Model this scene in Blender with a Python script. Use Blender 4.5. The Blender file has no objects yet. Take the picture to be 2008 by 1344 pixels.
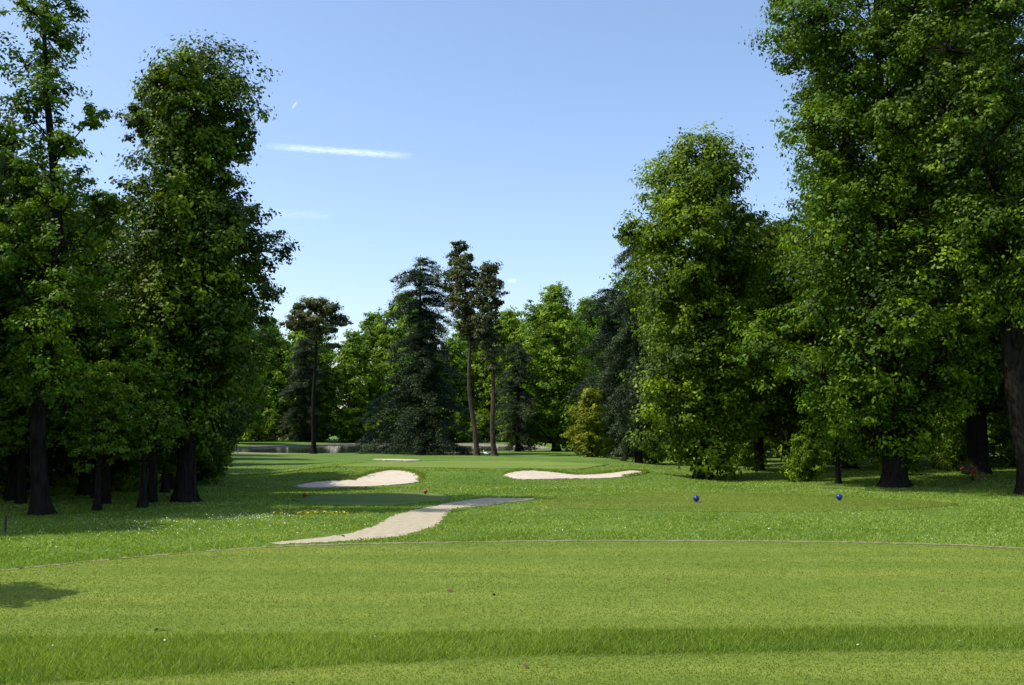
import bpy, math
import numpy as np
from mathutils import Vector
sc = bpy.context.scene

def sstep(a, b, x):
    t = np.clip((np.asarray(x, float) - a) / (b - a), 0, 1)
    return t * t * (3 - 2 * t)

POND = (-17.0, 138.0, 22.0, 38.0)
BUNK = [(-5.75, 38.6, 2.2, 1.9), (2.7, 41.0, 2.8, 1.9)]

def hgt(x, y):
    x = np.asarray(x, float); y = np.asarray(y, float)
    z = 0.28 * sstep(37, 42, y) * (1 - sstep(58, 80, y)) * sstep(-12, -8, x) * (1 - sstep(5, 9, x))
    z = z + 0.25 * sstep(33, 45, y) * (1 - sstep(60, 80, y)) * (sstep(9, 20, x))
    far = sstep(20, 40, y)
    z = z + far * 0.05 * (np.sin(x * .35 + y * .21) + np.sin(x * .17 - y * .4 + 1.3)) * (1 - sstep(80, 100, y))
    z = z + 0.07 * (1 - sstep(.85, 1.25, np.sqrt(((x - 6.2) / 5.8) ** 2 + ((y - 27.3) / 3.8) ** 2)))
    z = z + 0.25 * sstep(-15, -26, x) * sstep(20, 30, y) * (1 - sstep(50, 70, y))
    for (bx, by, rx, ry) in BUNK:
        r = np.sqrt(((x - bx) / rx) ** 2 + ((y - by) / ry) ** 2)
        z = z - 0.08 * (1 - sstep(.2, 1.0, r)) + 0.07 * np.exp(-((r - 1.3) / .3) ** 2) * sstep(by, by + 1.2, y)
    r = np.sqrt(((x - POND[0]) / POND[2]) ** 2 + ((y - POND[1]) / POND[3]) ** 2)
    z = z - 1.1 * (1 - sstep(.93, 1.02, r)) - 0.32 * (1 - sstep(1.0, 1.35, r))
    return z

def make_mesh(name, co, faces_flat, nper, mats, midx=None, smooth=None, tint=None):
    me = bpy.data.meshes.new(name)
    co = np.asarray(co, np.float32)
    fl = np.asarray(faces_flat, np.int32).ravel()
    if np.isscalar(nper):
        nf = len(fl) // nper
        tot = np.full(nf, nper, np.int32)
    else:
        tot = np.asarray(nper, np.int32); nf = len(tot)
    st = np.concatenate([[0], np.cumsum(tot)[:-1]]).astype(np.int32)
    me.vertices.add(len(co)); me.vertices.foreach_set('co', co.ravel())
    me.loops.add(len(fl)); me.loops.foreach_set('vertex_index', fl)
    me.polygons.add(nf); me.polygons.foreach_set('loop_start', st); me.polygons.foreach_set('loop_total', tot)
    if midx is not None:
        me.polygons.foreach_set('material_index', np.asarray(midx, np.int32))
    if smooth is not None:
        s = np.full(nf, smooth) if np.isscalar(smooth) else smooth
        me.polygons.foreach_set('use_smooth', np.asarray(s, bool))
    for m in mats: me.materials.append(m)
    me.update(calc_edges=True)
    if tint is not None:
        a = me.attributes.new('tint', 'FLOAT', 'POINT')
        a.data.foreach_set('value', np.asarray(tint, np.float32))
    me.validate()
    return me

def add_obj(name, me, loc=(0, 0, 0), rot=0, scale=1, parent=None):
    o = bpy.data.objects.new(name, me)
    o.location = loc; o.rotation_euler = (0, 0, rot)
    o.scale = (scale, scale, scale) if np.isscalar(scale) else scale
    sc.collection.objects.link(o)
    if parent: o.parent = parent
    return o

def newmat(name):
    m = bpy.data.materials.new(name); m.use_nodes = True
    nt = m.node_tree; nt.nodes.clear()
    out = nt.nodes.new('ShaderNodeOutputMaterial')
    return m, nt, out

def N(nt, t, **kw):
    n = nt.nodes.new(t)
    for k, v in kw.items():
        if k in n.inputs: n.inputs[k].default_value = v
        else: setattr(n, k, v)
    return n

def ramp(nt, fac, stops):
    r = nt.nodes.new('ShaderNodeValToRGB')
    e = r.color_ramp.elements
    while len(e) < len(stops): e.new(.5)
    for i, (p, c) in enumerate(stops):
        e[i].position = p; e[i].color = (*c, 1)
    nt.links.new(fac, r.inputs[0]); return r.outputs[0]

def mixc(nt, a, b, fac, mode='MIX'):
    m = nt.nodes.new('ShaderNodeMix'); m.data_type = 'RGBA'; m.blend_type = mode
    for s, v in ((m.inputs[0], fac), (m.inputs[6], a), (m.inputs[7], b)):
        if isinstance(v, bpy.types.NodeSocket): nt.links.new(v, s)
        elif isinstance(v, (int, float)): s.default_value = v
        else: s.default_value = (*v, 1)
    return m.outputs[2]

def leaf_mat(name, dark, mid, light, trans=.35, rough=.5, spec=.15, hue=(.484, .504)):
    m, nt, out = newmat(name)
    at = N(nt, 'ShaderNodeAttribute', attribute_name='tint')
    col = ramp(nt, at.outputs['Fac'], [(0, dark), (.5, mid), (1, light)])
    oi = N(nt, 'ShaderNodeObjectInfo')
    hs = nt.nodes.new('ShaderNodeHueSaturation')
    mr = N(nt, 'ShaderNodeMapRange'); nt.links.new(oi.outputs['Random'], mr.inputs[0])
    mr.inputs[3].default_value = hue[0]; mr.inputs[4].default_value = hue[1]
    nt.links.new(mr.outputs[0], hs.inputs['Hue'])
    mv = N(nt, 'ShaderNodeMapRange'); nt.links.new(oi.outputs['Random'], mv.inputs[0])
    mv.inputs[3].default_value = 1.15; mv.inputs[4].default_value = .88
    nt.links.new(mv.outputs[0], hs.inputs['Value'])
    nt.links.new(col, hs.inputs['Color'])
    p = N(nt, 'ShaderNodeBsdfPrincipled'); p.inputs['Roughness'].default_value = rough
    p.inputs['Specular IOR Level'].default_value = spec
    nt.links.new(hs.outputs[0], p.inputs['Base Color'])
    t = N(nt, 'ShaderNodeBsdfTranslucent')
    tc = mixc(nt, hs.outputs[0], (1.4, 1.45, .5), 1.0, 'MULTIPLY')
    nt.links.new(tc, t.inputs['Color'])
    mx = N(nt, 'ShaderNodeMixShader'); mx.inputs[0].default_value = trans
    nt.links.new(p.outputs[0], mx.inputs[1]); nt.links.new(t.outputs[0], mx.inputs[2])
    nt.links.new(mx.outputs[0], out.inputs[0])
    return m

def bark_mat(name, c1, c2):
    m, nt, out = newmat(name)
    g = N(nt, 'ShaderNodeNewGeometry')
    mp = N(nt, 'ShaderNodeMapping'); mp.inputs['Scale'].default_value = (6, 6, 1.2)
    nt.links.new(g.outputs['Position'], mp.inputs[0])
    n = N(nt, 'ShaderNodeTexNoise', Scale=2.0, Detail=6.0); nt.links.new(mp.outputs[0], n.inputs[0])
    col = ramp(nt, n.outputs[0], [(.3, c1), (.7, c2)])
    p = N(nt, 'ShaderNodeBsdfPrincipled', Roughness=.95); nt.links.new(col, p.inputs['Base Color'])
    p.inputs['Specular IOR Level'].default_value = .1
    b = N(nt, 'ShaderNodeBump', Strength=.8, Distance=.05); nt.links.new(n.outputs[0], b.inputs['Height'])
    nt.links.new(b.outputs[0], p.inputs['Normal']); nt.links.new(p.outputs[0], out.inputs[0])
    return m

M_OAK = leaf_mat('oak_leaves', (.020, .046, .003), (.080, .155, .005), (.25, .37, .014), trans=.30)
M_OAK_SHADE = leaf_mat('shaded_oak_leaves', (.013, .032, .003), (.048, .100, .005), (.19, .29, .013), trans=.24)  # oak leaves with the shade of the crowns painted into a darker colour
M_OAKL = leaf_mat('young_leaves', (.05, .10, .010), (.12, .22, .018), (.24, .36, .035))
M_FAR = leaf_mat('beech_leaves', (.045, .092, .006), (.115, .215, .010), (.25, .38, .022))
M_CED = leaf_mat('cedar_needles', (.016, .030, .013), (.036, .060, .026), (.080, .115, .045), trans=.12)
M_PINE = leaf_mat('pine_needles', (.03, .040, .012), (.062, .078, .023), (.14, .15, .042), trans=.15)
M_YEL = leaf_mat('yellow_leaves', (.08, .11, .01), (.17, .21, .012), (.28, .30, .03))
M_BARK = bark_mat('bark', (.006, .005, .004), (.028, .023, .018))
M_BARKP = bark_mat('pine_bark', (.035, .026, .02), (.12, .085, .062))

def grass_mat(name, cols, big=.35, fine=40., band=None, bump=.5, dist=.03, dry=None):
    m, nt, out = newmat(name)
    g = N(nt, 'ShaderNodeNewGeometry')
    n1 = N(nt, 'ShaderNodeTexNoise', Scale=big, Detail=5.0, Roughness=.6); nt.links.new(g.outputs['Position'], n1.inputs[0])
    n2 = N(nt, 'ShaderNodeTexNoise', Scale=fine, Detail=6.0, Roughness=.75); nt.links.new(g.outputs['Position'], n2.inputs[0])
    n3 = N(nt, 'ShaderNodeTexNoise', Scale=4.0, Detail=5.0, Roughness=.7); nt.links.new(g.outputs['Position'], n3.inputs[0])
    c = ramp(nt, n1.outputs[0], [(.3, cols[0]), (.7, cols[1])])
    cf = ramp(nt, n2.outputs[0], [(.3, (.55, .55, .55)), (.5, (1, 1, 1)), (.72, (1.4, 1.35, 1.3))])
    c = mixc(nt, c, cf, .8, 'MULTIPLY')
    c3 = ramp(nt, n3.outputs[0], [(.3, (.8, .84, .8)), (.7, (1.15, 1.1, 1.1))])
    c = mixc(nt, c, c3, .8, 'MULTIPLY')
    if band:
        mp = N(nt, 'ShaderNodeMapping'); mp.inputs['Scale'].default_value = band
        mp.inputs['Rotation'].default_value = (0, 0, .04)
        nt.links.new(g.outputs['Position'], mp.inputs[0])
        nb = N(nt, 'ShaderNodeTexNoise', Scale=1.0, Detail=3.0); nt.links.new(mp.outputs[0], nb.inputs[0])
        cb = ramp(nt, nb.outputs[0], [(.38, (.80, .88, .8)), (.62, (1.14, 1.06, 1.1))])
        c = mixc(nt, c, cb, .9, 'MULTIPLY')
    if dry:
        nd = N(nt, 'ShaderNodeTexNoise', Scale=1.3, Detail=6.0, Roughness=.7); nt.links.new(g.outputs['Position'], nd.inputs[0])
        f = ramp(nt, nd.outputs[0], [(.58, (0, 0, 0)), (.75, (1, 1, 1))])
        c = mixc(nt, c, dry, f)
    p = N(nt, 'ShaderNodeBsdfPrincipled', Roughness=.9); p.inputs['Specular IOR Level'].default_value = .15
    nt.links.new(c, p.inputs['Base Color'])
    b = N(nt, 'ShaderNodeBump', Strength=bump, Distance=dist); nt.links.new(n2.outputs[0], b.inputs['Height'])
    nt.links.new(b.outputs[0], p.inputs['Normal']); nt.links.new(p.outputs[0], out.inputs[0])
    return m

M_ROUGH = grass_mat('rough_grass_ground', ((.085, .155, .018), (.135, .215, .036)), big=.22, fine=22, dist=.06, band=(.12, .45, 1))
M_MOWN = grass_mat('mown_grass', ((.148, .205, .028), (.176, .235, .036)), big=.5, fine=45, band=(.10, 1.1, 1), dist=.02, dry=(.20, .24, .05))
M_TEE = grass_mat('tee_grass', ((.122, .180, .026), (.152, .212, .036)), big=.5, fine=25, band=(.15, 1.1, 1), dist=.03, dry=(.18, .215, .045))
M_TEE2 = grass_mat('tee_grass_dark', ((.12, .18, .033), (.145, .205, .042)), big=.5, fine=35, band=(.3, .9, 1), dist=.02)
M_GREEN = grass_mat('green_grass', ((.14, .205, .032), (.17, .235, .042)), big=.3, fine=20, band=(.12, .4, 1), dist=.02)

def blade_mat(name, a, b, c, trans=.35):
    return leaf_mat(name, a, b, c, trans=trans, rough=.6, spec=.15, hue=(.497, .497))
M_BLADE = blade_mat('rough_blades', (.105, .19, .02), (.20, .30, .036), (.43, .50, .16), .42)
M_BLADEN = blade_mat('long_blades', (.085, .155, .016), (.18, .27, .03), (.38, .45, .10), .42)
M_BLADES = blade_mat('mown_blades', (.13, .18, .02), (.20, .26, .033), (.30, .34, .065))

def sand_mat(name, c1, c2, sc1=6., bump=.6):
    m, nt, out = newmat(name)
    g = N(nt, 'ShaderNodeNewGeometry')
    n = N(nt, 'ShaderNodeTexNoise', Scale=sc1, Detail=8.0, Roughness=.7); nt.links.new(g.outputs['Position'], n.inputs[0])
    n2 = N(nt, 'ShaderNodeTexNoise', Scale=60., Detail=4.0); nt.links.new(g.outputs['Position'], n2.inputs[0])
    c = ramp(nt, n.outputs[0], [(.3, c1), (.65, c2)])
    c = mixc(nt, c, ramp(nt, n2.outputs[0], [(.3, (.7, .7, .7)), (.6, (1.1, 1.1, 1.1))]), .7, 'MULTIPLY')
    p = N(nt, 'ShaderNodeBsdfPrincipled', Roughness=.95); nt.links.new(c, p.inputs['Base Color'])
    b = N(nt, 'ShaderNodeBump', Strength=bump, Distance=.05); nt.links.new(n.outputs[0], b.inputs['Height'])
    nt.links.new(b.outputs[0], p.inputs['Normal']); nt.links.new(p.outputs[0], out.inputs[0])
    return m
M_SAND = sand_mat('bunker_sand', (.46, .39, .29), (.60, .52, .41), 3.)
M_PATH = sand_mat('path_gravel', (.33, .275, .175), (.50, .43, .295), 5.)
M_DRY = sand_mat('dry_soil', (.18, .15, .08), (.30, .25, .13), 8.)
M_STONE = sand_mat('bank_stone', (.14, .12, .09), (.26, .23, .18), 3.)

def simple(name, col, rough=.5, spec=.5):
    m, nt, out = newmat(name)
    g = N(nt, 'ShaderNodeNewGeometry')
    n = N(nt, 'ShaderNodeTexNoise', Scale=30., Detail=3.0); nt.links.new(g.outputs['Position'], n.inputs[0])
    c = mixc(nt, col, ramp(nt, n.outputs[0], [(.3, (.75, .75, .75)), (.7, (1.1, 1.1, 1.1))]), .6, 'MULTIPLY')
    p = N(nt, 'ShaderNodeBsdfPrincipled', Roughness=rough); p.inputs['Specular IOR Level'].default_value = spec
    nt.links.new(c, p.inputs['Base Color']); nt.links.new(p.outputs[0], out.inputs[0]); return m
M_BLUE = simple('blue_paint', (.006, .025, .17), .35)
M_RED = simple('red_paint', (.32, .015, .015), .35)
M_DARK = simple('dark_wood', (.03, .028, .02), .8)
M_WHITE = simple('white_petals', (.75, .75, .72), .7)
M_YELF = simple('yellow_petals', (.65, .5, .02), .7)
M_PINK = simple('pink_petals', (.6, .08, .16), .7)
M_BROWN = simple('dead_leaf', (.13, .07, .03), .8)
M_BEAK = simple('beak', (.5, .2, .03), .5)

def axis(fine_lo, fine_hi, step, lo, hi, g=1.12):
    a = list(np.arange(fine_lo, fine_hi + 1e-6, step))
    s = step
    while a[-1] < hi: s *= g; a.append(a[-1] + s)
    s = step; b = []
    c = a[0]
    while c > lo: s *= g; c -= s; b.append(c)
    return np.array(b[::-1] + a)
xs = axis(-14, 14, .25, -1500, 1500, 1.08)
ys = axis(5, 62, .25, -400, 2500, 1.045)
GX, GY = np.meshgrid(xs, ys)
GZ = hgt(GX, GY)
nx, ny = len(xs), len(ys)
idx = np.arange(nx * ny).reshape(ny, nx)
F = np.stack([idx[:-1, :-1], idx[:-1, 1:], idx[1:, 1:], idx[1:, :-1]], -1).reshape(-1, 4)
add_obj('ground', make_mesh('ground', np.stack([GX, GY, GZ], -1).reshape(-1, 3), F, 4, [M_ROUGH], smooth=True))

def smooth_closed(P, n=10):
    P = np.array(P, float); out = []
    L = len(P)
    for i in range(L):
        p0, p1, p2, p3 = P[i - 1], P[i], P[(i + 1) % L], P[(i + 2) % L]
        for t in np.linspace(0, 1, n, endpoint=False):
            out.append(.5 * ((2 * p1) + (-p0 + p2) * t + (2 * p0 - 5 * p1 + 4 * p2 - p3) * t * t + (-p0 + 3 * p1 - 3 * p2 + p3) * t ** 3))
    return np.array(out)

def patch(name, outline, mat, off=.012, rings=24, centre=None, jag=.02, n=12, seed=1):
    O = smooth_closed(outline, n)
    r = np.random.default_rng(seed)
    c = O.mean(0) if centre is None else np.array(centre, float)
    if jag: O = c + (O - c) * (1 + r.normal(0, jag, (len(O), 1)) / np.maximum(np.linalg.norm(O - c, axis=1, keepdims=True), .5))
    K = len(O)
    ts = np.concatenate([np.linspace(0, 1, rings + 1)[1:], [1.0]])   # last ring = buried rim
    V = [c[None]] + [c + (O - c) * t for t in ts]
    V = np.concatenate(V)
    z = hgt(V[:, 0], V[:, 1]) + off
    z[-K:] -= off + .06
    co = np.column_stack([V, z])
    fl = []; tot = []
    for k in range(K):
        fl += [0, 1 + k, 1 + (k + 1) % K]; tot.append(3)
    a = 1 + np.arange(rings)[:, None] * K + np.arange(K)[None]
    b = 1 + np.arange(rings)[:, None] * K + (np.arange(K)[None] + 1) % K
    q = np.stack([a, a + K, b + K, b], -1).reshape(-1, 4)
    fl = np.concatenate([np.array(fl), q.ravel()]); tot = np.concatenate([np.array(tot), np.full(len(q), 4)])
    ar = np.sum(O[:, 0] * np.roll(O[:, 1], -1) - np.roll(O[:, 0], -1) * O[:, 1])
    sm = np.ones(len(tot), bool); sm[-K:] = False
    me = make_mesh(name, co, fl, tot, [mat], smooth=sm)
    if ar < 0: me.flip_normals()
    add_obj(name, me)
    return O

def ell(cx, cy, rx, ry, n=16, wob=.05, seed=0):
    r = np.random.default_rng(seed)
    a = np.linspace(0, 2 * np.pi, n, endpoint=False)
    k = 1 + r.normal(0, wob, n)
    return [(cx + rx * np.cos(t) * w, cy + ry * np.sin(t) * w) for t, w in zip(a, k)]

main = [(-9.5, 12), (-7.4, 14.3), (-6.1, 15.8), (-4, 17.4), (-1.4, 18.0), (1.84, 18.3), (6.4, 18), (8.9, 17), (11.3, 15), (11.8, 12), (9.2, 10.6), (5.3, 10.35), (2, 10.2), (0, 10.1), (-5.1, 9.85), (-8, 10.2)]
near = [(-4.1, 8.05), (-2.6, 8.4), (-.93, 8.87), (.9, 9.14), (4.8, 9.36), (9, 9.3), (11, 5), (6, -3), (0, -4), (-8, -2), (-9, 5), (-6.5, 7.4)]
O_MAIN = patch('fairway', main, M_MOWN, .008, 20, (0, 14), .03)
O_NEAR = patch('tee_lawn', near, M_MOWN, .008, 20, (0, 4), .025)
O_TEE = patch('tee_box', ell(6.2, 27.3, 5.5, 3.4, wob=.03, seed=3), M_TEE, .012, 20, None, .06)
O_TEE3 = patch('tee_box', ell(-4.1, 30, 2.3, 3.0, wob=.03, seed=4), M_TEE2, .012, 14, None, .05)
O_GREEN = patch('putting_green', ell(-1.6, 50.5, 6.6, 7.2, wob=.04, seed=5), M_GREEN, .02, 26, None, .08)
B1 = [(-8.0, 37.6), (-7.3, 38.9), (-6.3, 39.4), (-5.6, 40.5), (-4.9, 41.0), (-4.1, 40.5), (-3.55, 39.3), (-3.7, 38.1), (-4.8, 37.5), (-5.8, 37.1), (-7.0, 36.6), (-7.8, 36.8)]
B2 = [(-.25, 40.2), (.2, 41.6), (1.0, 42.3), (2.0, 42.0), (2.8, 41.6), (4.0, 42.1), (5.3, 43.0), (5.75, 42.6), (5.2, 41.3), (4.0, 40.3), (2.8, 39.9), (1.5, 39.2), (.3, 39.1)]
O_B1 = patch('sand_bunker', B1, M_SAND, .035, 20, (-5.7, 38.6), .06)
O_B2 = patch('sand_bunker', B2, M_SAND, .035, 20, (2.6, 40.9), .06)
O_B3 = patch('sand_bunker', ell(-6.6, 57.5, 1.4, 1.0, seed=9), M_SAND, .05, 8)

L = [(-4.35, 18.0), (-3.25, 19.5), (-2.9, 21.3), (-2.83, 23.4), (-2.61, 25.0), (-1.94, 27.3), (-1.11, 29.2), (-.29, 29.7), (.6, 29.0)]
R = [(-4.05, 17.85), (-2.87, 18.4), (-2.03, 19.4), (-1.59, 21.6), (-1.60, 23.7), (-1.48, 25.9), (-.61, 27.1), (.09, 27.9), (.65, 28.6)]
def interp_line(P, n):
    P = np.array(P); O = []
    for i in range(len(P) - 1):
        p0 = P[max(i - 1, 0)]; p1 = P[i]; p2 = P[i + 1]; p3 = P[min(i + 2, len(P) - 1)]
        for t in np.linspace(0, 1, n, endpoint=False):
            O.append(.5 * ((2 * p1) + (-p0 + p2) * t + (2 * p0 - 5 * p1 + 4 * p2 - p3) * t * t + (-p0 + 3 * p1 - 3 * p2 + p3) * t ** 3))
    O.append(P[-1]); return np.array(O)
def ribbon(name, A, B, mat, off, across=8, jag=.0, seed=2):
    r = np.random.default_rng(seed)
    A = A + r.normal(0, jag, A.shape); B = B + r.normal(0, jag, B.shape)
    ts = np.concatenate([[0], np.linspace(0, 1, across + 1), [1]])
    V = np.stack([A * (1 - t) + B * t for t in ts], 1)
    K = len(A); W = len(ts)
    V = V.reshape(-1, 2)
    z = (hgt(V[:, 0], V[:, 1]) + off).reshape(K, W); z[:, 0] -= off + .04; z[:, -1] -= off + .04
    co = np.column_stack([V, z.ravel()])
    i = np.arange(K * W).reshape(K, W)
    q = np.stack([i[:-1, :-1], i[:-1, 1:], i[1:, 1:], i[1:, :-1]], -1)[:, :, ::-1].reshape(-1, 4)
    add_obj(name, make_mesh(name, co, q, 4, [mat], smooth=False))
PA = interp_line(L, 14); PB = interp_line(R, 14)
ribbon('gravel_path', PA, PB, M_PATH, .008, 10, .045)
O_PATH = np.concatenate([PA, PB[::-1]])
fe = interp_line([(-9.5, 12), (-7.4, 14.3), (-6.1, 15.8), (-4, 17.4), (-1.4, 18.0), (1.84, 18.3), (6.4, 18), (8.9, 17), (11.3, 15)], 30)
ribbon('worn_edge', fe + np.array([0, -.03]), fe + np.array([0, .12]), M_DRY, .014, 2, .035)

a = np.linspace(0, 2 * np.pi, 96, endpoint=False)
co = np.column_stack([POND[0] + POND[2] * 1.0 * np.cos(a), POND[1] + POND[3] * 1.0 * np.sin(a), np.full(96, -.45)])
mW, nt, out = newmat('pond_water')
g = N(nt, 'ShaderNodeNewGeometry')
nz = N(nt, 'ShaderNodeTexNoise', Scale=1.6, Detail=4.0); nt.links.new(g.outputs['Position'], nz.inputs[0])
bp = N(nt, 'ShaderNodeBump', Strength=.10, Distance=.05); nt.links.new(nz.outputs[0], bp.inputs['Height'])
p = N(nt, 'ShaderNodeBsdfPrincipled', Roughness=.05); p.inputs['Base Color'].default_value = (.03, .045, .035, 1)
nt.links.new(bp.outputs[0], p.inputs['Normal']); nt.links.new(p.outputs[0], out.inputs[0])
add_obj('pond', make_mesh('pond', co, np.arange(96), 96, [mW]))
ring = []
for rr, zz in ((.985, -.75), (.985, -.30), (1.0, -.26), (1.012, -.6)):
    ring.append(np.column_stack([POND[0] + POND[2] * rr * np.cos(a), POND[1] + POND[3] * rr * np.sin(a), np.full(96, zz)]))
co = np.concatenate(ring); i = np.arange(96)
q = np.concatenate([np.stack([k * 96 + i, k * 96 + (i + 1) % 96, (k + 1) * 96 + (i + 1) % 96, (k + 1) * 96 + i], -1) for k in range(3)])
add_obj('pond_edging', make_mesh('pond_edging', co, q, 4, [M_STONE]))

def pip(px, py, poly):
    inside = np.zeros(len(px), bool); j = len(poly) - 1
    for i in range(len(poly)):
        xi, yi = poly[i]; xj, yj = poly[j]
        c = ((yi > py) != (yj > py)) & (px < (xj - xi) * (py - yi) / (yj - yi + 1e-12) + xi)
        inside ^= c; j = i
    return inside

def blades(name, x, y, h, w, mat, seed, zoff=0.0, lean=.5, tlo=0., thi=1.):
    r = np.random.default_rng(seed); n = len(x)
    z = hgt(x, y) + zoff
    ang = r.uniform(0, 2 * np.pi, n)
    dx, dy = np.cos(ang) * w / 2, np.sin(ang) * w / 2
    la = r.uniform(0, 2 * np.pi, n); lm = r.uniform(.1, lean, n) * h
    co = np.empty((n, 3, 3))
    co[:, 0] = np.column_stack([x - dx, y - dy, z]); co[:, 1] = np.column_stack([x + dx, y + dy, z])
    co[:, 2] = np.column_stack([x + np.cos(la) * lm, y + np.sin(la) * lm, z + h])
    base = .07 * (np.sin(x * .9 + y * .3) + np.sin(y * 1.3 - x * .4)) + .05 * np.sin(x * 3.1 + 2 * np.sin(y * 2.2))
    tint = np.repeat(np.clip(r.beta(2, 2, n) * (thi - tlo) + tlo + base, 0, 1), 3)
    add_obj(name, make_mesh(name, co.reshape(-1, 3), np.arange(3 * n), 3, [mat], tint=tint))

r = np.random.default_rng(11)
def logsample(n, d0, d1, tmax):
    d = np.exp(r.uniform(np.log(d0), np.log(d1), n)); t = r.uniform(-tmax, tmax, n)
    return t * d, d
x, y = logsample(480000, 10.3, 60, .62)
mask = r.uniform(0, 1, len(x)) > sstep(38, 60, y)
jx, jy = x + r.normal(0, .05, len(x)), y + r.normal(0, .05, len(x))
for O in (O_MAIN, O_NEAR, O_B1, O_B2, O_B3, O_PATH): mask &= ~pip(jx, jy, O)
jx, jy = x + r.normal(0, .12, len(x)), y + r.normal(0, .25, len(x))
for O in (O_TEE, O_TEE3, O_GREEN): mask &= ~pip(jx, jy, O)
x, y = x[mask], y[mask]
hh = r.uniform(.02, .055, len(x)) * (1 + .5 * np.sin(x * 1.7 + y) * np.sin(y * 2.3 - x)) * .8
blades('rough_grass', x, y, hh, .006 + .0011 * y, M_BLADE, 12, lean=1.4)
x, y = logsample(230000, 7.4, 10.8, .64)
jx, jy = x + r.normal(0, .03, len(x)), y + r.normal(0, .07, len(x))
mask = ~(pip(jx, jy, O_MAIN) | pip(jx, jy, O_NEAR)); x, y = x[mask], y[mask]
clump = .55 + .45 * np.sin(x * 2.7 + y + 1.5 * np.sin(x * 1.1)) * np.sin(y * 5.3 - x * 1.7)
hh = r.uniform(.02, .05, len(x)) * (1 + .6 * clump) + (r.uniform(0, 1, len(x)) < .05) * r.uniform(0, .06, len(x))
blades('rough_grass_strip', x, y, hh, np.full(len(x), .009), M_BLADEN, 14, lean=1.5)
x, y = logsample(260000, 7.0, 18.5, .60)
m = pip(x, y, O_MAIN) | pip(x, y, O_NEAR)
x, y = x[m], y[m]
blades('mown_grass_blades', x, y, r.uniform(.008, .018, len(x)), .004 + .0007 * y, M_BLADES, 13, .007, 1.4)
x = r.uniform(.3, 12.1, 60000); y = r.uniform(23.5, 31, 60000)
m = pip(x, y, O_TEE); x, y = x[m], y[m]
blades('tee_grass_blades', x, y, r.uniform(.008, .02, len(x)), np.full(len(x), .028), M_BLADES, 16, .011, 1.4)
TX = []; TY = []
for O, cy in ((O_B1, 38.4), (O_B2, 40.6)):
    k = O[:, 1] > cy
    for _ in range(50):
        TX.append(O[k, 0] + r.normal(0, .05, k.sum())); TY.append(O[k, 1] + r.uniform(-.06, .35, k.sum()))
x = np.concatenate(TX); y = np.concatenate(TY)
blades('bunker_lip_grass', x, y, r.uniform(.06, .14, len(x)), np.full(len(x), .035), M_BLADEN, 15, lean=1.0)

def discs(name, x, y, h, rad, mat, seed=0):
    r = np.random.default_rng(seed); n = len(x)
    z = hgt(x, y) + h
    a = np.linspace(0, 2 * np.pi, 6, endpoint=False)
    tx = r.normal(0, .35, (n, 1)); ty = r.normal(0, .35, (n, 1))
    cx, cy = np.cos(a)[None] * rad[:, None], np.sin(a)[None] * rad[:, None]
    co = np.stack([x[:, None] + cx, y[:, None] + cy, z[:, None] + cx * tx + cy * ty], -1)
    add_obj(name, make_mesh(name, co.reshape(-1, 3), np.arange(6 * n), 6, [mat]))
def cluster(cx, cy, sx, sy, n): return r.normal(cx, sx, n), r.normal(cy, sy, n)
X = []; Y = []
for c in ((-5.9, 23.3, .5, .35, 170), (-6.4, 22.5, .9, .7, 130), (-8.2, 20.5, 1.5, 1.3, 300), (-4.3, 21.5, .8, 1, 60), (2.5, 21, 3, 1.2, 40), (7.8, 21, 2, 1.5, 40), (3, 33.5, 3, .5, 200), (-.8, 9.6, 3, .3, 14)):
    a_, b_ = cluster(*c); X.append(a_); Y.append(b_)
X = np.concatenate(X); Y = np.concatenate(Y)
k = ~(pip(X, Y, O_MAIN) | pip(X, Y, O_NEAR) | pip(X, Y, O_PATH) | pip(X, Y, O_TEE))
X, Y = X[k], Y[k]
discs('daisies', X, Y, r.uniform(.03, .06, len(X)), r.uniform(.007, .013, len(X)), M_WHITE)
X, Y = cluster(-4.85, 24.2, .4, .25, 260)
discs('yellow_flowers', X, Y, r.uniform(.05, .08, len(X)), r.uniform(.012, .02, len(X)), M_YELF)
X = np.array([-.78, -.75, -.22, -.2, -3.55, -3.5, -3.45, -3.0, 2.1, 5.35, -1.75, .1, .12]); Y = np.array([12.55, 12.6, 12.3, 12.35, 10.15, 10.18, 10.2, 10.5, 13.6, 12.6, 8.1, 11.2, 8.6])
discs('fallen_leaves', X, Y, np.full(len(X), .024), r.uniform(.018, .034, len(X)), M_BROWN, 5)

class Buf:
    def __init__(s): s.co = []; s.f = []; s.m = []; s.sm = []; s.t = []; s.n = 0
    def add(s, co, f, mi, sm, tint):
        s.co.append(co); s.f.append(f + s.n); s.m.append(np.full(len(f), mi)); s.sm.append(np.full(len(f), sm)); s.t.append(tint); s.n += len(co)
    def mesh(s, name, mats):
        return make_mesh(name, np.concatenate(s.co), np.concatenate(s.f).ravel(), 4, mats, np.concatenate(s.m), np.concatenate(s.sm), np.concatenate(s.t))

def unit(v): return v / (np.linalg.norm(v, axis=-1, keepdims=True) + 1e-9)

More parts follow.
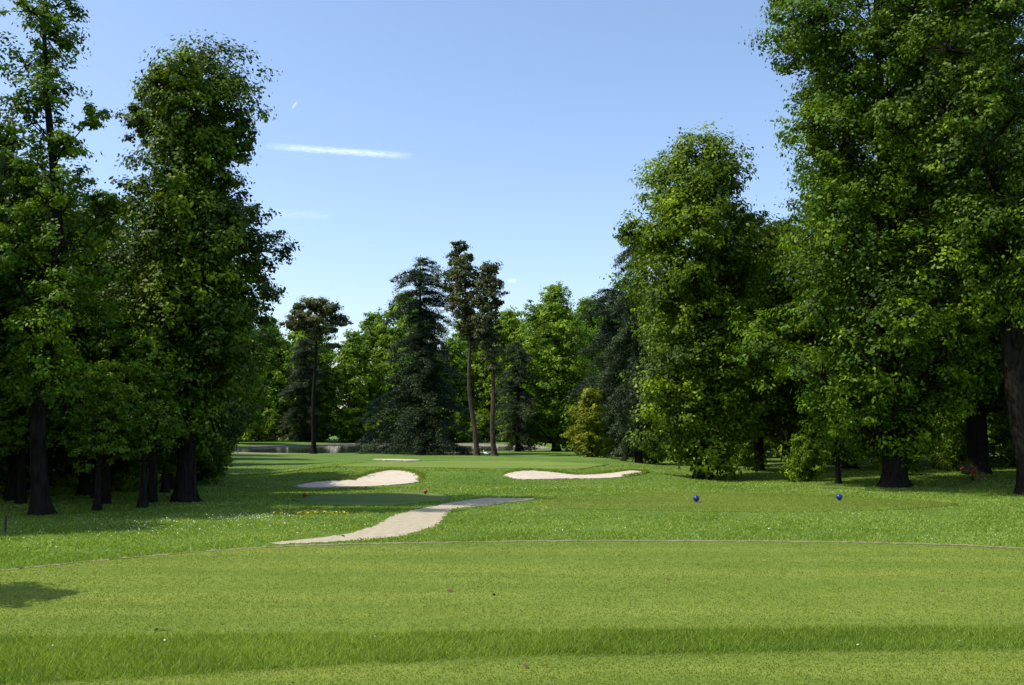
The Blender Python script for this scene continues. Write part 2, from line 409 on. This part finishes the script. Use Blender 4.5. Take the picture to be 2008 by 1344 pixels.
def segs(B, P0, P1, r0, r1, n=4):
    P0 = np.asarray(P0, float); P1 = np.asarray(P1, float); K = len(P0)
    if K == 0: return
    d = unit(P1 - P0)
    ref = np.where(np.abs(d[:, 2:3]) > .9, np.array([[1., 0, 0]]), np.array([[0, 0, 1.]]))
    u = unit(np.cross(d, ref)); v = np.cross(d, u)
    a = np.linspace(0, 2 * np.pi, n, endpoint=False)
    ringv = u[:, None] * np.cos(a)[None, :, None] + v[:, None] * np.sin(a)[None, :, None]
    A = P0[:, None] + ringv * np.reshape(r0, (-1, 1, 1)); C = P1[:, None] + ringv * np.reshape(r1, (-1, 1, 1))
    co = np.concatenate([A, C], 1).reshape(-1, 3)
    k = np.arange(n); q = np.stack([k, (k + 1) % n, (k + 1) % n + n, k + n], -1)
    F = (np.arange(K)[:, None, None] * 2 * n + q[None]).reshape(-1, 4)
    B.add(co, F, 0, True, np.full(len(co), .5))

def tube(B, P, R, n=12, flare=0):
    P = np.asarray(P, float); K = len(P); a = np.linspace(0, 2 * np.pi, n, endpoint=False)
    co = []
    for i in range(K):
        rr = R[i] * (1 + .10 * np.sin(a * 3 + i * .5) + .06 * np.sin(a * 5 + i))
        if flare: rr = rr * (1 + flare * np.exp(-P[i][2] / .25) * (1 + .5 * np.sin(a * 4)))
        co.append(np.column_stack([P[i][0] + np.cos(a) * rr, P[i][1] + np.sin(a) * rr, np.full(n, P[i][2])]))
    co = np.concatenate(co); k = np.arange(n)
    F = np.concatenate([np.stack([i * n + k, i * n + (k + 1) % n, (i + 1) * n + (k + 1) % n, (i + 1) * n + k], -1) for i in range(K - 1)])
    B.add(co, F, 0, True, np.full(len(co), .5))

def leaves(B, r, C, rad, m, size, flat, LC=None, tvar=.16, tbase=None, aspect=.6, upb=.5, sig=.45):
    K = len(C)
    P = C[:, None] + r.normal(0, sig, (K, m, 3)) * rad[:, None, None] * np.array([1, 1, flat])
    tb = r.normal(.5, .13, K) if tbase is None else tbase
    T = np.clip(tb[:, None] + r.normal(0, tvar, (K, m)), 0, 1).ravel()
    if LC is None: outw = 0 * P
    else: outw = unit(P - LC[:, None])
    outc = unit(P - C[:, None])
    outw = (outw * .7 + outc * .45).reshape(-1, 3)
    P = P.reshape(-1, 3); n = len(P)
    nrm = unit(r.normal(0, .38, (n, 3)) + outw + np.array([0, 0, upb]))
    t = unit(np.cross(nrm, r.normal(0, 1, (n, 3)))); b = np.cross(nrm, t)
    L = size * r.uniform(.6, 1.3, n)[:, None]
    v0 = P - t * L * .5; v2 = P + t * L * .5
    v1 = P + b * L * aspect * .5 + t * L * .08; v3 = P - b * L * aspect * .5 + t * L * .08
    co = np.stack([v0, v1, v2, v3], 1).reshape(-1, 3)
    B.add(co, np.arange(4 * n).reshape(-1, 4), 1, False, np.repeat(T, 4))

def decid(name, H, tr, clear, prof, seed, nl=36, lr=1.0, cpl=24, lpc=60, leaf=.11, flat=.8, lean=(0, 0), mats=(M_BARK, M_OAK), extra=(), stray=.12, crad=.36, toptrunk=.97, wobk=1.0):
    r = np.random.default_rng(seed); B = Buf()
    prof = np.array(sorted(prof)); zs = prof[:, 0]
    Lf = lambda z: np.interp(z, zs, prof[:, 1]); Rf = lambda z: np.interp(z, zs, prof[:, 2])
    zz = np.concatenate([[-.25, 0, .12, .3, .6], np.linspace(1, H * toptrunk, 16)])
    wob = .012 * H * wobk
    ph = r.uniform(0, 6, 4)
    ax = lambda z: np.stack([lean[0] * (z / H) + wob * .5 * np.sin(z * .55 + ph[0]) * np.minimum(z / 3, 1), lean[1] * z / H + wob * .5 * np.sin(z * .47 + ph[1]) * np.minimum(z / 3, 1), z], -1)
    tR = tr * np.clip(1 - np.maximum(zz, 0) / (H * 1.02), .03, 1) ** .8
    tube(B, ax(zz), tR, 12, flare=.55)
    q = (np.arange(nl) + r.uniform(0, 1, nl)) / nl
    zg = np.linspace(clear, H, 200); wgt = (Lf(zg) + Rf(zg)) + .3; cw = np.cumsum(wgt); cw /= cw[-1]
    lz = np.interp(q, cw, zg)
    phi = (np.arange(nl) * 2.39996 + r.uniform(-.5, .5, nl))
    c, s = np.cos(phi), np.sin(phi)
    rx = np.where(c > 0, Rf(lz), Lf(lz)) + 1e-3; ry = (Lf(lz) + Rf(lz)) / 2 + 1e-3
    ro = 1 / np.sqrt((c / rx) ** 2 + (s / ry) ** 2)
    ro = ro * r.uniform(.82, 1.16, nl)
    lrad = np.minimum(lr * r.uniform(.6, 1.3, nl), ro * .9 + .15)
    rp = np.maximum(ro - lrad * .8, 0) * r.uniform(0, 1, nl) ** .3
    lc = ax(lz); lc[:, 0] += c * rp; lc[:, 1] += s * rp; lc[:, 2] -= lrad * .25
    if len(extra):
        e = np.array(extra, float); lc = np.concatenate([lc, e[:, :3]]); lrad = np.concatenate([lrad, e[:, 3]])
    hd = np.hypot(lc[:, 0] - ax(lc[:, 2])[:, 0], lc[:, 1] - ax(lc[:, 2])[:, 1])
    za = np.clip(lc[:, 2] - hd * r.uniform(.5, 1.1, len(lc)) - .2, clear * .75, H * .93)
    A = ax(za); M = (A + lc) / 2; M[:, 2] -= hd * .10; M += r.normal(0, .08, M.shape) * lrad[:, None]
    rb = tr * np.clip(1 - za / H, .08, 1) * .42
    ts = np.linspace(0, 1, 6)
    pts = [((1 - t) ** 2) * A + 2 * t * (1 - t) * M + t * t * lc for t in ts]
    for i in range(5):
        segs(B, pts[i], pts[i + 1], rb * (1 - ts[i] * .8), rb * (1 - ts[i + 1] * .8), 6)
    nL = len(lc)
    d = unit(r.normal(0, 1, (nL, cpl, 3)) + np.array([0, 0, .25]))
    fr = r.uniform(.5, 1.0, (nL, cpl, 1)) * np.where(r.uniform(0, 1, (nL, cpl, 1)) < stray, 1.28, 1)
    CC = lc[:, None] + d * lrad[:, None, None] * fr * np.array([1, 1, flat])
    CR = np.repeat(lrad * crad, cpl) * r.uniform(.6, 1.35, nL * cpl)
    CC = CC.reshape(-1, 3); LC = np.repeat(lc, cpl, 0)
    tb = np.clip(np.repeat(r.normal(.48, .13, nL), cpl) + r.normal(0, .13, nL * cpl) + .05 * (CC[:, 2] / H - .5), 0, 1)
    leaves(B, r, CC, CR, lpc, leaf, .6, LC=LC, tbase=tb)
    k = r.uniform(0, 1, len(CC)) < .6
    P0 = LC[k]; P1 = CC[k]
    mid = (P0 + P1) / 2 + r.normal(0, .04, P0.shape)
    segs(B, P0, mid, np.full(len(P0), .010 + tr * .045), np.full(len(P0), .007 + tr * .02), 3)
    segs(B, mid, P1, np.full(len(P0), .007 + tr * .02), np.full(len(P0), .003), 3)
    return B.mesh(name, list(mats))

def cedar(name, H, tr, prof, seed, lev=.6, nb=7, leaf=.22, lpc=24, mats=(M_BARK, M_CED), droop=.25, z0=.8):
    r = np.random.default_rng(seed); B = Buf()
    prof = np.array(sorted(prof)); Rf = lambda z: np.interp(z, prof[:, 0], prof[:, 1])
    zz = np.concatenate([[-.2, 0, .3], np.linspace(1, H, 12)])
    P = np.column_stack([.1 * np.sin(zz * .3), .1 * np.sin(zz * .25 + 1), zz])
    tube(B, P, tr * np.clip(1 - np.maximum(zz, 0) / (H * 1.01), .03, 1) ** .9, 10, flare=.4)
    CC = []; CR = []; TB = []
    z = z0
    while z < H - .2:
        rad = Rf(z)
        for k in range(nb):
            a = r.uniform(0, 2 * np.pi); L_ = rad * r.uniform(.4, 1.25)
            zb = z + r.uniform(-.4, .4) * lev * 1.5
            n = max(int(L_ / .28), 3)
            t = np.linspace(.05, 1, n)
            bx = np.cos(a) * L_ * t; by = np.sin(a) * L_ * t
            bz = zb + L_ * (.22 * t - (droop + .25) * t * t)
            Q = np.column_stack([bx + P[0, 0], by, bz])
            segs(B, Q[:-1], Q[1:], tr * .22 * (1 - t[:-1] * .9), tr * .22 * (1 - t[1:] * .9), 4)
            tt = t > .2
            side = np.column_stack([-np.sin(a) * np.ones(n), np.cos(a) * np.ones(n), np.zeros(n)])
            base = r.normal(.45, .18)
            for w in (-1, 0, 1):
                Cc = Q + side * (w * .22 * L_ * np.sin(np.pi * np.clip(t, 0, 1) ** .8) * .6)[:, None] + r.normal(0, .08, Q.shape)
                CC.append(Cc[tt]); CR.append(np.full(tt.sum(), .42)); TB.append(np.full(tt.sum(), base))
        z += lev * r.uniform(.7, 1.3)
    CC = np.concatenate(CC); CR = np.concatenate(CR); TB = np.clip(np.concatenate(TB) + r.normal(0, .1, len(CC)), 0, 1)
    leaves(B, r, CC, CR, lpc, leaf, .34, tbase=TB, aspect=.28, upb=.9)
    C2 = CC[r.uniform(0, 1, len(CC)) < .4] - np.array([0, 0, .22])
    leaves(B, r, C2, np.full(len(C2), .22), lpc // 2, leaf * .9, 1.6, aspect=.22, upb=.0)
    return B.mesh(name, list(mats))

def place(name, me, x, y, rot=0, s=1, parent=None):
    return add_obj(name, me, (x, y, float(hgt(x, y)) - .02), rot, s, parent)

SHADE_MATS = (M_BARK, M_OAK_SHADE)
meL1 = decid('oak_L1', 14.2, .20, 2.9, [(2.9, 1.4, 1.6), (3.8, 2.0, 2.2), (5.6, 1.9, 2.2), (7.5, 1.5, 1.9), (9, 1.2, .9), (9.9, 1.3, 1.5), (11.2, 1.1, .7), (12.6, 1.2, .9), (14.2, .6, .6)], 21, nl=40, lr=.72, cpl=16, lpc=48, leaf=.105, stray=.25, crad=.38, lean=(-.3, 0), wobk=2.5)
place('oak_tree', meL1, -11.2, 24)
meL2 = decid('oak_L2', 12.7, .27, 2.9, [(2.7, 1.6, 1.5), (4.1, 2.3, 2.0), (5.5, 2.3, 2.3), (6.7, 2.3, 2.8), (8.4, 2.3, 2.2), (9.5, 2.4, 1.1), (11, 2.5, 1.7), (11.9, 2.1, 2.2), (12.7, 1.3, 1.4)], 22, nl=62, lr=1.15, cpl=28, lpc=60, leaf=.125, stray=.10, crad=.33, mats=SHADE_MATS)
place('oak_tree', meL2, -9.1, 28)
meR1 = decid('oak_R1', 14.7, .36, 1.2, [(1.2, 2.0, 2.0), (3, 3.0, 2.6), (4.8, 3.5, 3), (6.3, 3.2, 3.2), (9.6, 3.4, 3.3), (11, 3.6, 3.4), (12, 3.1, 3.4), (13.5, 2.6, 2.4), (14.7, 1.1, 1.3)], 23, nl=68, lr=1.45, cpl=28, lpc=52, leaf=.17, stray=.15)
place('oak_tree', meR1, 8.15, 43)
meR2 = decid('oak_R2', 21, .42, 1.5, [(1.4, 3.6, 1.0), (2.5, 4.1, 1.3), (4.6, 4.8, 4), (7.2, 5.2, 5), (8.6, 4.8, 5), (11.4, 4.1, 5), (13.2, 4.8, 5), (14.6, 3.1, 5), (15.5, 4.2, 5), (17.2, 5.8, 5), (19, 4.6, 4), (21, 1, 1)], 24, nl=112, lr=1.5, cpl=28, lpc=54, leaf=.15, stray=.15)
place('oak_tree', meR2, 13.5, 35.5)
meR3 = decid('oak_R3', 20, .42, 3.5, [(3.5, 3, 3), (6, 4.5, 4.5), (12, 5, 5), (17, 4.5, 4.5), (20, 1, 1)], 25, nl=80, lr=1.5, cpl=26, lpc=50, leaf=.17, mats=SHADE_MATS)
place('oak_tree', meR3, 19, 41)
meR4 = decid('oak_R4', 19, .40, 6, [(6, 2, 3), (9, 3.2, 4), (13, 3.4, 4), (17, 3, 3), (19, 1, 1)], 26, nl=60, lr=1.3, cpl=26, lpc=56, leaf=.14, lean=(-1.6, 0), mats=SHADE_MATS)
place('oak_tree', meR4, 16.6, 32)

mid = [decid('lime_mid%d' % i, 11, .2, 1.9, [(1.9, 1.8, 1.8), (3.5, 2.9, 2.9), (6.5, 3.0, 3.0), (9, 2.3, 2.3), (11, .6, .6)], 40 + i, nl=40, lr=1.15, cpl=22, lpc=40, leaf=.18, stray=.15, mats=SHADE_MATS) for i in range(3)]
young = [decid('young%d' % i, 4.6, .10, 1.6, [(1.5, .7, .8), (2.2, 1.15, 1.2), (3.4, 1.0, 1.0), (4.6, .3, .3)], 50 + i, nl=20, lr=.45, cpl=16, lpc=40, leaf=.09, stray=.3, mats=(M_BARK, M_OAKL)) for i in range(2)]
bush = decid('bush', 2.2, .06, .3, [(.2, 1.0, 1.0), (1.2, 1.3, 1.3), (2.2, .4, .4)], 60, nl=16, lr=.6, cpl=18, lpc=40, leaf=.11, toptrunk=.7)
farm = [decid('beech_far%d' % i, 20, .45, 1.5, [(1.2, 4, 4), (4, 5.6, 5.6), (10, 5.8, 5.8), (16, 4.2, 4.2), (20, 1, 1)], 70 + i, nl=56, lr=2.2, cpl=18, lpc=28, leaf=.46, stray=.15, mats=(M_BARK, M_FAR)) for i in range(3)]

rr = np.random.default_rng(99)
left_mid = [(-9.9, 30, .85), (-13.2, 31, .8), (-16.5, 34, 1.0), (-20.5, 33, 1.05), (-13.4, 39, .85), (-18.5, 42, 1.0), (-24, 40, 1.1), (-13.8, 46, .75), (-20, 50, 1.0), (-26, 50, 1.1),
            (-17.2, 57, .85), (-23, 60, 1.0), (-31, 58, 1.2), (-21.5, 68, .95), (-27, 70, 1.1), (-27, 80, 1.05), (-33, 82, 1.2), (-38, 93, 1.1), (-17.5, 27, 1.25), (-16.5, 19.5, 1.1), (-38, 75, 1.3), (-40, 60, 1.2),
            (-11.9, 35, .85), (-15.2, 37, 1.0), (-14.2, 28.6, .9), (-19.5, 22, 1.4), (-22, 29, 1.5), (-16.5, 46, .9), (-19.5, 37, 1.2)]
for i, (x, y, s) in enumerate(left_mid):
    place('lime_tree', mid[i % 3], x, y, rr.uniform(0, 6), s)
right_mid = [(12.8, 55, 1.25), (16.5, 60, 1.35), (21, 54, 1.4), (27, 52, 1.5), (24.5, 44, 1.4), (30, 42, 1.4), (11.5, 68, 1.2), (17, 75, 1.3), (24, 70, 1.4), (32, 62, 1.5), (20, 90, 1.4), (29, 84, 1.5), (38, 75, 1.5), (38, 52, 1.5), (12.5, 86, 1.2), (22.5, 36, 1.35), (40, 95, 1.6), (11.8, 48, 1.1), (16.5, 49, 1.3)]
for i, (x, y, s) in enumerate(right_mid):
    place('lime_tree', mid[(i + 1) % 3], x, y, rr.uniform(0, 6), s)
for i, (x, y, s) in enumerate([(-9.5, 25.9, .98), (-10.4, 25.2, .85), (-10.9, 27.0, 1.0), (-9.9, 27.6, 1.1), (-13.2, 27, 1.05), (-12.2, 29.5, 1.1), (-15, 30, 1.1), (-11.4, 33, 1.0), (20.3, 37.5, .6), (12.2, 37.5, .9), (-9.9, 11.8, 1.35)]):
    place('sapling', young[i % 2], x, y, rr.uniform(0, 6), s)
for (x, y, s) in [(-14, 34, 1), (-17, 36, 1.2), (-12.8, 42, 1), (-16, 48, 1.1), (-19, 53, 1.1), (-22, 63, 1.2), (-26, 72, 1.3), (-22, 30, 1.2), (-19, 38, 1.3), (-22, 45, 1.3), (-30, 76, 1.3), (-13.2, 34, .9), (-16, 31.5, 1.1), (-11.9, 38, .9), (-18, 28, 1.1), (-15.8, 42, 1.2),
                  (14.5, 62, 1.3), (18, 66, 1.3), (22, 62, 1.4), (26, 60, 1.4), (21.5, 48, 1.1), (25, 50, 1.3), (28, 47, 1.3), (11.5, 39.5, .8), (15.6, 41, .8), (20, 45, 1), (18, 80, 1.5), (24, 80, 1.5), (30, 75, 1.5), (14, 78, 1.4), (8.5, 62, 1.0), (9.8, 50, .8), (12.5, 52, .9), (17, 53, 1.1)]:
    place('shrub', bush, x, y, rr.uniform(0, 6), s)

meU = decid('umbrella_pine', 13.6, .22, 10.4, [(10.4, .9, .9), (11, 2.4, 2.5), (12, 3.0, 3.0), (13, 2.4, 2.3), (13.6, 1.2, 1.2)], 81, nl=26, lr=.95, cpl=20, lpc=36, leaf=.2, flat=.35, mats=(M_BARK, M_PINE), stray=.15, extra=[(-1.2, .3, 9.6, .5), (1.6, 0, 9.3, .6), (-2.4, 0, 11.2, .7), (2.4, 0, 11.3, .8)])
place('umbrella_pine_tree', meU, -17.05, 86)
meC = cedar('cedar_a', 17.3, .38, [(0, 3.8), (1, 5.0), (4, 4.8), (6, 3.6), (8.4, 3.0), (12.8, 2.6), (15.5, 2.5), (16.8, 1.8), (17.3, .8)], 82, nb=6)
place('cedar_tree', meC, -7.9, 86)
meS1 = decid('scots_a', 17.6, .22, 9.0, [(9, .4, .8), (11.3, 1.2, 1.6), (13, 2.2, 1.5), (15, 2.3, 1.4), (16.5, 1.6, 1.4), (17.6, .6, .6)], 83, nl=24, lr=.95, cpl=20, lpc=40, leaf=.2, flat=.55, lean=(-1.3, 0), mats=(M_BARKP, M_PINE), wobk=1.8)
place('scots_pine_tree', meS1, -2.87, 81)
meS2 = decid('scots_b', 15.6, .22, 7.0, [(7, .7, .7), (9, 1.2, 1.2), (11, 1.2, 1.2), (13, 1.3, 1.5), (14.5, 1.2, 1.3), (15.6, .5, .5)], 84, nl=22, lr=.85, cpl=20, lpc=40, leaf=.2, flat=.55, lean=(-.6, 0), mats=(M_BARKP, M_PINE), wobk=1.8)
place('scots_pine_tree', meS2, -1.4, 79)
meC2 = cedar('cedar_b', 13.4, .33, [(0, 2.0), (2, 3.0), (6, 2.9), (9, 2.6), (12, 2.2), (13.4, .8)], 85, nb=6)
place('cedar_tree', meC2, 7.9, 78)
place('cedar_tree', meC2, .6, 96, 1.2, (.7, .7, .8))
place('cedar_tree', meC2, 7.6, 60, 3.2, (.6, .6, 1.07))
place('cedar_tree', meC2, -37, 178, 4., (1.4, 1.4, 1.4))
meBR = decid('bright', 16.8, .4, 1.2, [(1.2, 3.4, 3.4), (4, 4.2, 4.2), (9, 4.2, 4.2), (13, 3.3, 3.3), (15, 2, 2), (16.8, .5, .5)], 86, nl=56, lr=1.6, cpl=22, lpc=36, leaf=.26, mats=(M_BARK, M_FAR))
place('beech_tree', meBR, 4.3, 98)
place('beech_tree', meBR, 8.5, 106, 2, .98)
meY = decid('yellowshrub', 5.2, .1, .4, [(.3, 1.6, 1.6), (2, 2, 2), (4, 1.3, 1.3), (5.2, .4, .4)], 87, nl=22, lr=.8, cpl=18, lpc=36, leaf=.17, mats=(M_BARK, M_YEL))
place('yellow_shrub', meY, 5.8, 73)

par = bpy.data.objects.new('distant_treeline', None); sc.collection.objects.link(par)
k = 0
for row, (d, sp, sz) in enumerate(((186, 9, 1.12), (202, 10, 1.3))):
    for x in np.arange(-110, 112, sp):
        s = sz * rr.uniform(.88, 1.15) * (1 if abs(x) < 80 else 1.1)
        yy = d + rr.uniform(-4, 4) - max(0, abs(x + 10) - 60) * .6
        place('beech_tree_mass', farm[k % 3], x + rr.uniform(-2, 2), yy, rr.uniform(0, 6), s, par); k += 1
for (x, y, s) in [(14, 118, 1.0), (22, 125, 1.1), (32, 115, 1.1), (12, 128, .9), (42, 110, 1.2), (52, 100, 1.2), (-46, 105, 1.1), (-52, 120, 1.1), (-50, 90, 1.1), (-44, 140, 1.1), (-46, 160, 1.1), (12, 150, 1.1), (18, 165, 1.1), (28, 150, 1.1),
                  (-62, 70, 1.1), (-55, 50, 1.0), (55, 70, 1.2), (50, 50, 1.2)]:
    place('beech_tree_mass', farm[k % 3], x, y, rr.uniform(0, 6), s, par); k += 1
for x in np.arange(-60, 60, 4.2):
    place('understorey_mass', bush, x, 181 + rr.uniform(-3, 3), rr.uniform(0, 6), 2.6, par)

import bmesh
def marker(name, mat, x, y, rad):
    me = bpy.data.meshes.new(name); bm = bmesh.new()
    bmesh.ops.create_uvsphere(bm, u_segments=24, v_segments=16, radius=rad)
    bmesh.ops.translate(bm, verts=bm.verts, vec=(0, 0, rad + .015))
    for f in bm.faces: f.smooth = True
    g = bmesh.ops.create_cone(bm, cap_ends=True, segments=12, radius1=.008, radius2=.010, depth=.12)
    bmesh.ops.translate(bm, verts=g['verts'], vec=(0, 0, -.02))
    g = bmesh.ops.create_cone(bm, cap_ends=True, segments=16, radius1=rad * .4, radius2=rad * .3, depth=.012)
    bmesh.ops.translate(bm, verts=g['verts'], vec=(0, 0, .012))
    bm.to_mesh(me); bm.free(); me.materials.append(mat)
    add_obj(name, me, (x, y, float(hgt(x, y)) + .012))
marker('blue_tee_marker', M_BLUE, 4.95, 27.0, .085)
marker('blue_tee_marker', M_BLUE, 9.05, 27.8, .085)
marker('red_tee_marker', M_RED, -6.25, 30.3, .06)
marker('red_tee_marker', M_RED, -2.72, 31.6, .06)
B = Buf(); segs(B, [(0, 0, -.1), (0, 0, .33)], [(0, 0, .33), (0, 0, .36)], np.array([.022, .022]), np.array([.022, .008]), 8)
add_obj('marker_post', B.mesh('marker_post', [M_DARK]), (-9.85, 19.6, 0))

me = bpy.data.meshes.new('white_bird'); bm = bmesh.new()
def blob(c, s, rot=0):
    g = bmesh.ops.create_icosphere(bm, subdivisions=3, radius=1)
    for v in g['verts']:
        x_, y_, z_ = v.co.x * s[0], v.co.y * s[1], v.co.z * s[2]
        v.co = Vector((x_ * math.cos(rot) - z_ * math.sin(rot) + c[0], y_ + c[1], x_ * math.sin(rot) + z_ * math.cos(rot) + c[2]))
blob((0, 0, .22), (.17, .085, .08), .15); blob((.15, 0, .31), (.035, .03, .10), -.4); blob((.19, 0, .41), (.045, .035, .035)); blob((-.18, 0, .19), (.09, .05, .02), .1)
for f in bm.faces: f.smooth = True
nb_ = len(bm.faces)
for sgn in (-1, 1):
    g = bmesh.ops.create_cone(bm, cap_ends=True, segments=6, radius1=.008, radius2=.012, depth=.16)
    bmesh.ops.translate(bm, verts=g['verts'], vec=(.01, .035 * sgn, .08))
g = bmesh.ops.create_cone(bm, cap_ends=True, segments=6, radius1=.002, radius2=.014, depth=.07)
for v in g['verts']: v.co = Vector((.255 - v.co.z, v.co.y, .405 + v.co.x))
bm.faces.ensure_lookup_table()
for f in bm.faces[nb_:]: f.material_index = 1
bm.to_mesh(me); bm.free(); me.materials.append(M_WHITE); me.materials.append(M_BEAK)
place('white_goose', me, -2.0, 76, 2.6, 1.0)

B = Buf(); r2 = np.random.default_rng(5)
C = r2.normal(0, .22, (14, 3)) * np.array([1, 1, 1.2]) + np.array([0, 0, .45])
segs(B, np.zeros((14, 3)), C, np.full(14, .01), np.full(14, .004), 4)
leaves(B, r2, C, np.full(14, .2), 40, .07, .8)
me = B.mesh('rhododendron', [M_BARK, M_OAKL, M_PINK])
mi = np.zeros(len(me.polygons), np.int32); me.polygons.foreach_get('material_index', mi)
sel = (mi == 1) & (r2.uniform(0, 1, len(mi)) < .4); mi[sel] = 2; me.polygons.foreach_set('material_index', mi)
place('rhododendron_bush', me, 17.0, 37.0)

def cloud(name, cx, cy, cz, lx, ly, rot, dens):
    m, nt, out = newmat(name)
    tc = N(nt, 'ShaderNodeTexCoord')
    sp = N(nt, 'ShaderNodeSeparateXYZ'); nt.links.new(tc.outputs['Object'], sp.inputs[0])
    def mth(op, a, b=None):
        q = nt.nodes.new('ShaderNodeMath'); q.operation = op
        for i_, v in enumerate((a, b)):
            if v is None: continue
            if isinstance(v, (int, float)): q.inputs[i_].default_value = v
            else: nt.links.new(v, q.inputs[i_])
        return q.outputs[0]
    nz = N(nt, 'ShaderNodeTexNoise', Scale=3.0, Detail=6.0, Roughness=.6)
    mp = N(nt, 'ShaderNodeMapping'); mp.inputs['Scale'].default_value = (2.5, .8, 1); nt.links.new(tc.outputs['Object'], mp.inputs[0]); nt.links.new(mp.outputs[0], nz.inputs[0])
    ex = mth('SUBTRACT', 1., mth('POWER', mth('ABSOLUTE', sp.outputs[0]), 3.0))
    ey = mth('SUBTRACT', 1., mth('POWER', mth('ABSOLUTE', sp.outputs[1]), 1.2))
    al = mth('MULTIPLY', mth('MULTIPLY', ex, ey), mth('MULTIPLY', mth('SUBTRACT', nz.outputs[0], .25), dens))
    cl = nt.nodes.new('ShaderNodeClamp'); nt.links.new(al, cl.inputs[0])
    d = N(nt, 'ShaderNodeBsdfTranslucent'); d.inputs[0].default_value = (.85, .9, .95, 1)
    t = N(nt, 'ShaderNodeBsdfTransparent'); mx = N(nt, 'ShaderNodeMixShader')
    nt.links.new(cl.outputs[0], mx.inputs[0]); nt.links.new(t.outputs[0], mx.inputs[1]); nt.links.new(d.outputs[0], mx.inputs[2])
    nt.links.new(mx.outputs[0], out.inputs[0])
    K = 9; u = np.linspace(-1, 1, K); U, V = np.meshgrid(u, u)
    co = np.stack([U, V, 0 * U], -1).reshape(-1, 3); i_ = np.arange(K * K).reshape(K, K)
    q = np.stack([i_[:-1, :-1], i_[:-1, 1:], i_[1:, 1:], i_[1:, :-1]], -1).reshape(-1, 4)
    add_obj(name, make_mesh(name, co, q, 4, [m]), (cx, cy, cz), rot, (lx, ly, 1))
cloud('contrail_cloud', -510, 2900, 830, 222, 46, .26, 1.25)
cloud('contrail_cloud', -650, 2900, 970, 38, 5, -1.15, 1.2)
cloud('thin_cloud', -650, 2950, 650, 120, 90, .2, .25)
cloud('small_cloud', 0, 5200, 790, 25, 100, 0, 1.0)

s = Vector((-.86, -.14, 1.24)).normalized()
elev = math.asin(s.z); az = math.atan2(s.x, s.y)
ld = bpy.data.lights.new('sun', 'SUN'); ld.energy = 5.0; ld.angle = math.radians(.5); ld.color = (1, .95, .84)
lo = bpy.data.objects.new('sun', ld); sc.collection.objects.link(lo)
lo.rotation_euler = s.to_track_quat('Z', 'Y').to_euler(); lo.location = (-50, -20, 80)
w = bpy.data.worlds.new('World'); sc.world = w; w.use_nodes = True
nt = w.node_tree; nt.nodes.clear()
sk = nt.nodes.new('ShaderNodeTexSky'); sk.sky_type = 'NISHITA'; sk.sun_disc = False
sk.sun_elevation = elev; sk.sun_rotation = az % (2 * math.pi)
sk.air_density = 1.0; sk.dust_density = 1.2; sk.ozone_density = 1.5
gn = mixc(nt, sk.outputs[0], (1.60, 1.60, 1.66), 1.0, 'MULTIPLY')
bg = nt.nodes.new('ShaderNodeBackground'); bg.inputs[1].default_value = .14
wo = nt.nodes.new('ShaderNodeOutputWorld')
nt.links.new(gn, bg.inputs[0]); nt.links.new(bg.outputs[0], wo.inputs[0])

cd = bpy.data.cameras.new('camera'); cd.lens = 35; cd.sensor_width = 36; cd.clip_end = 12000; cd.clip_start = .1
co_ = bpy.data.objects.new('camera', cd); sc.collection.objects.link(co_)
co_.location = (0, 0, 2.0); co_.rotation_euler = (math.radians(90 + 5.06), 0, 0)
sc.camera = co_
sc.view_settings.view_transform = 'Standard'; sc.view_settings.look = 'None'; sc.view_settings.exposure = 0
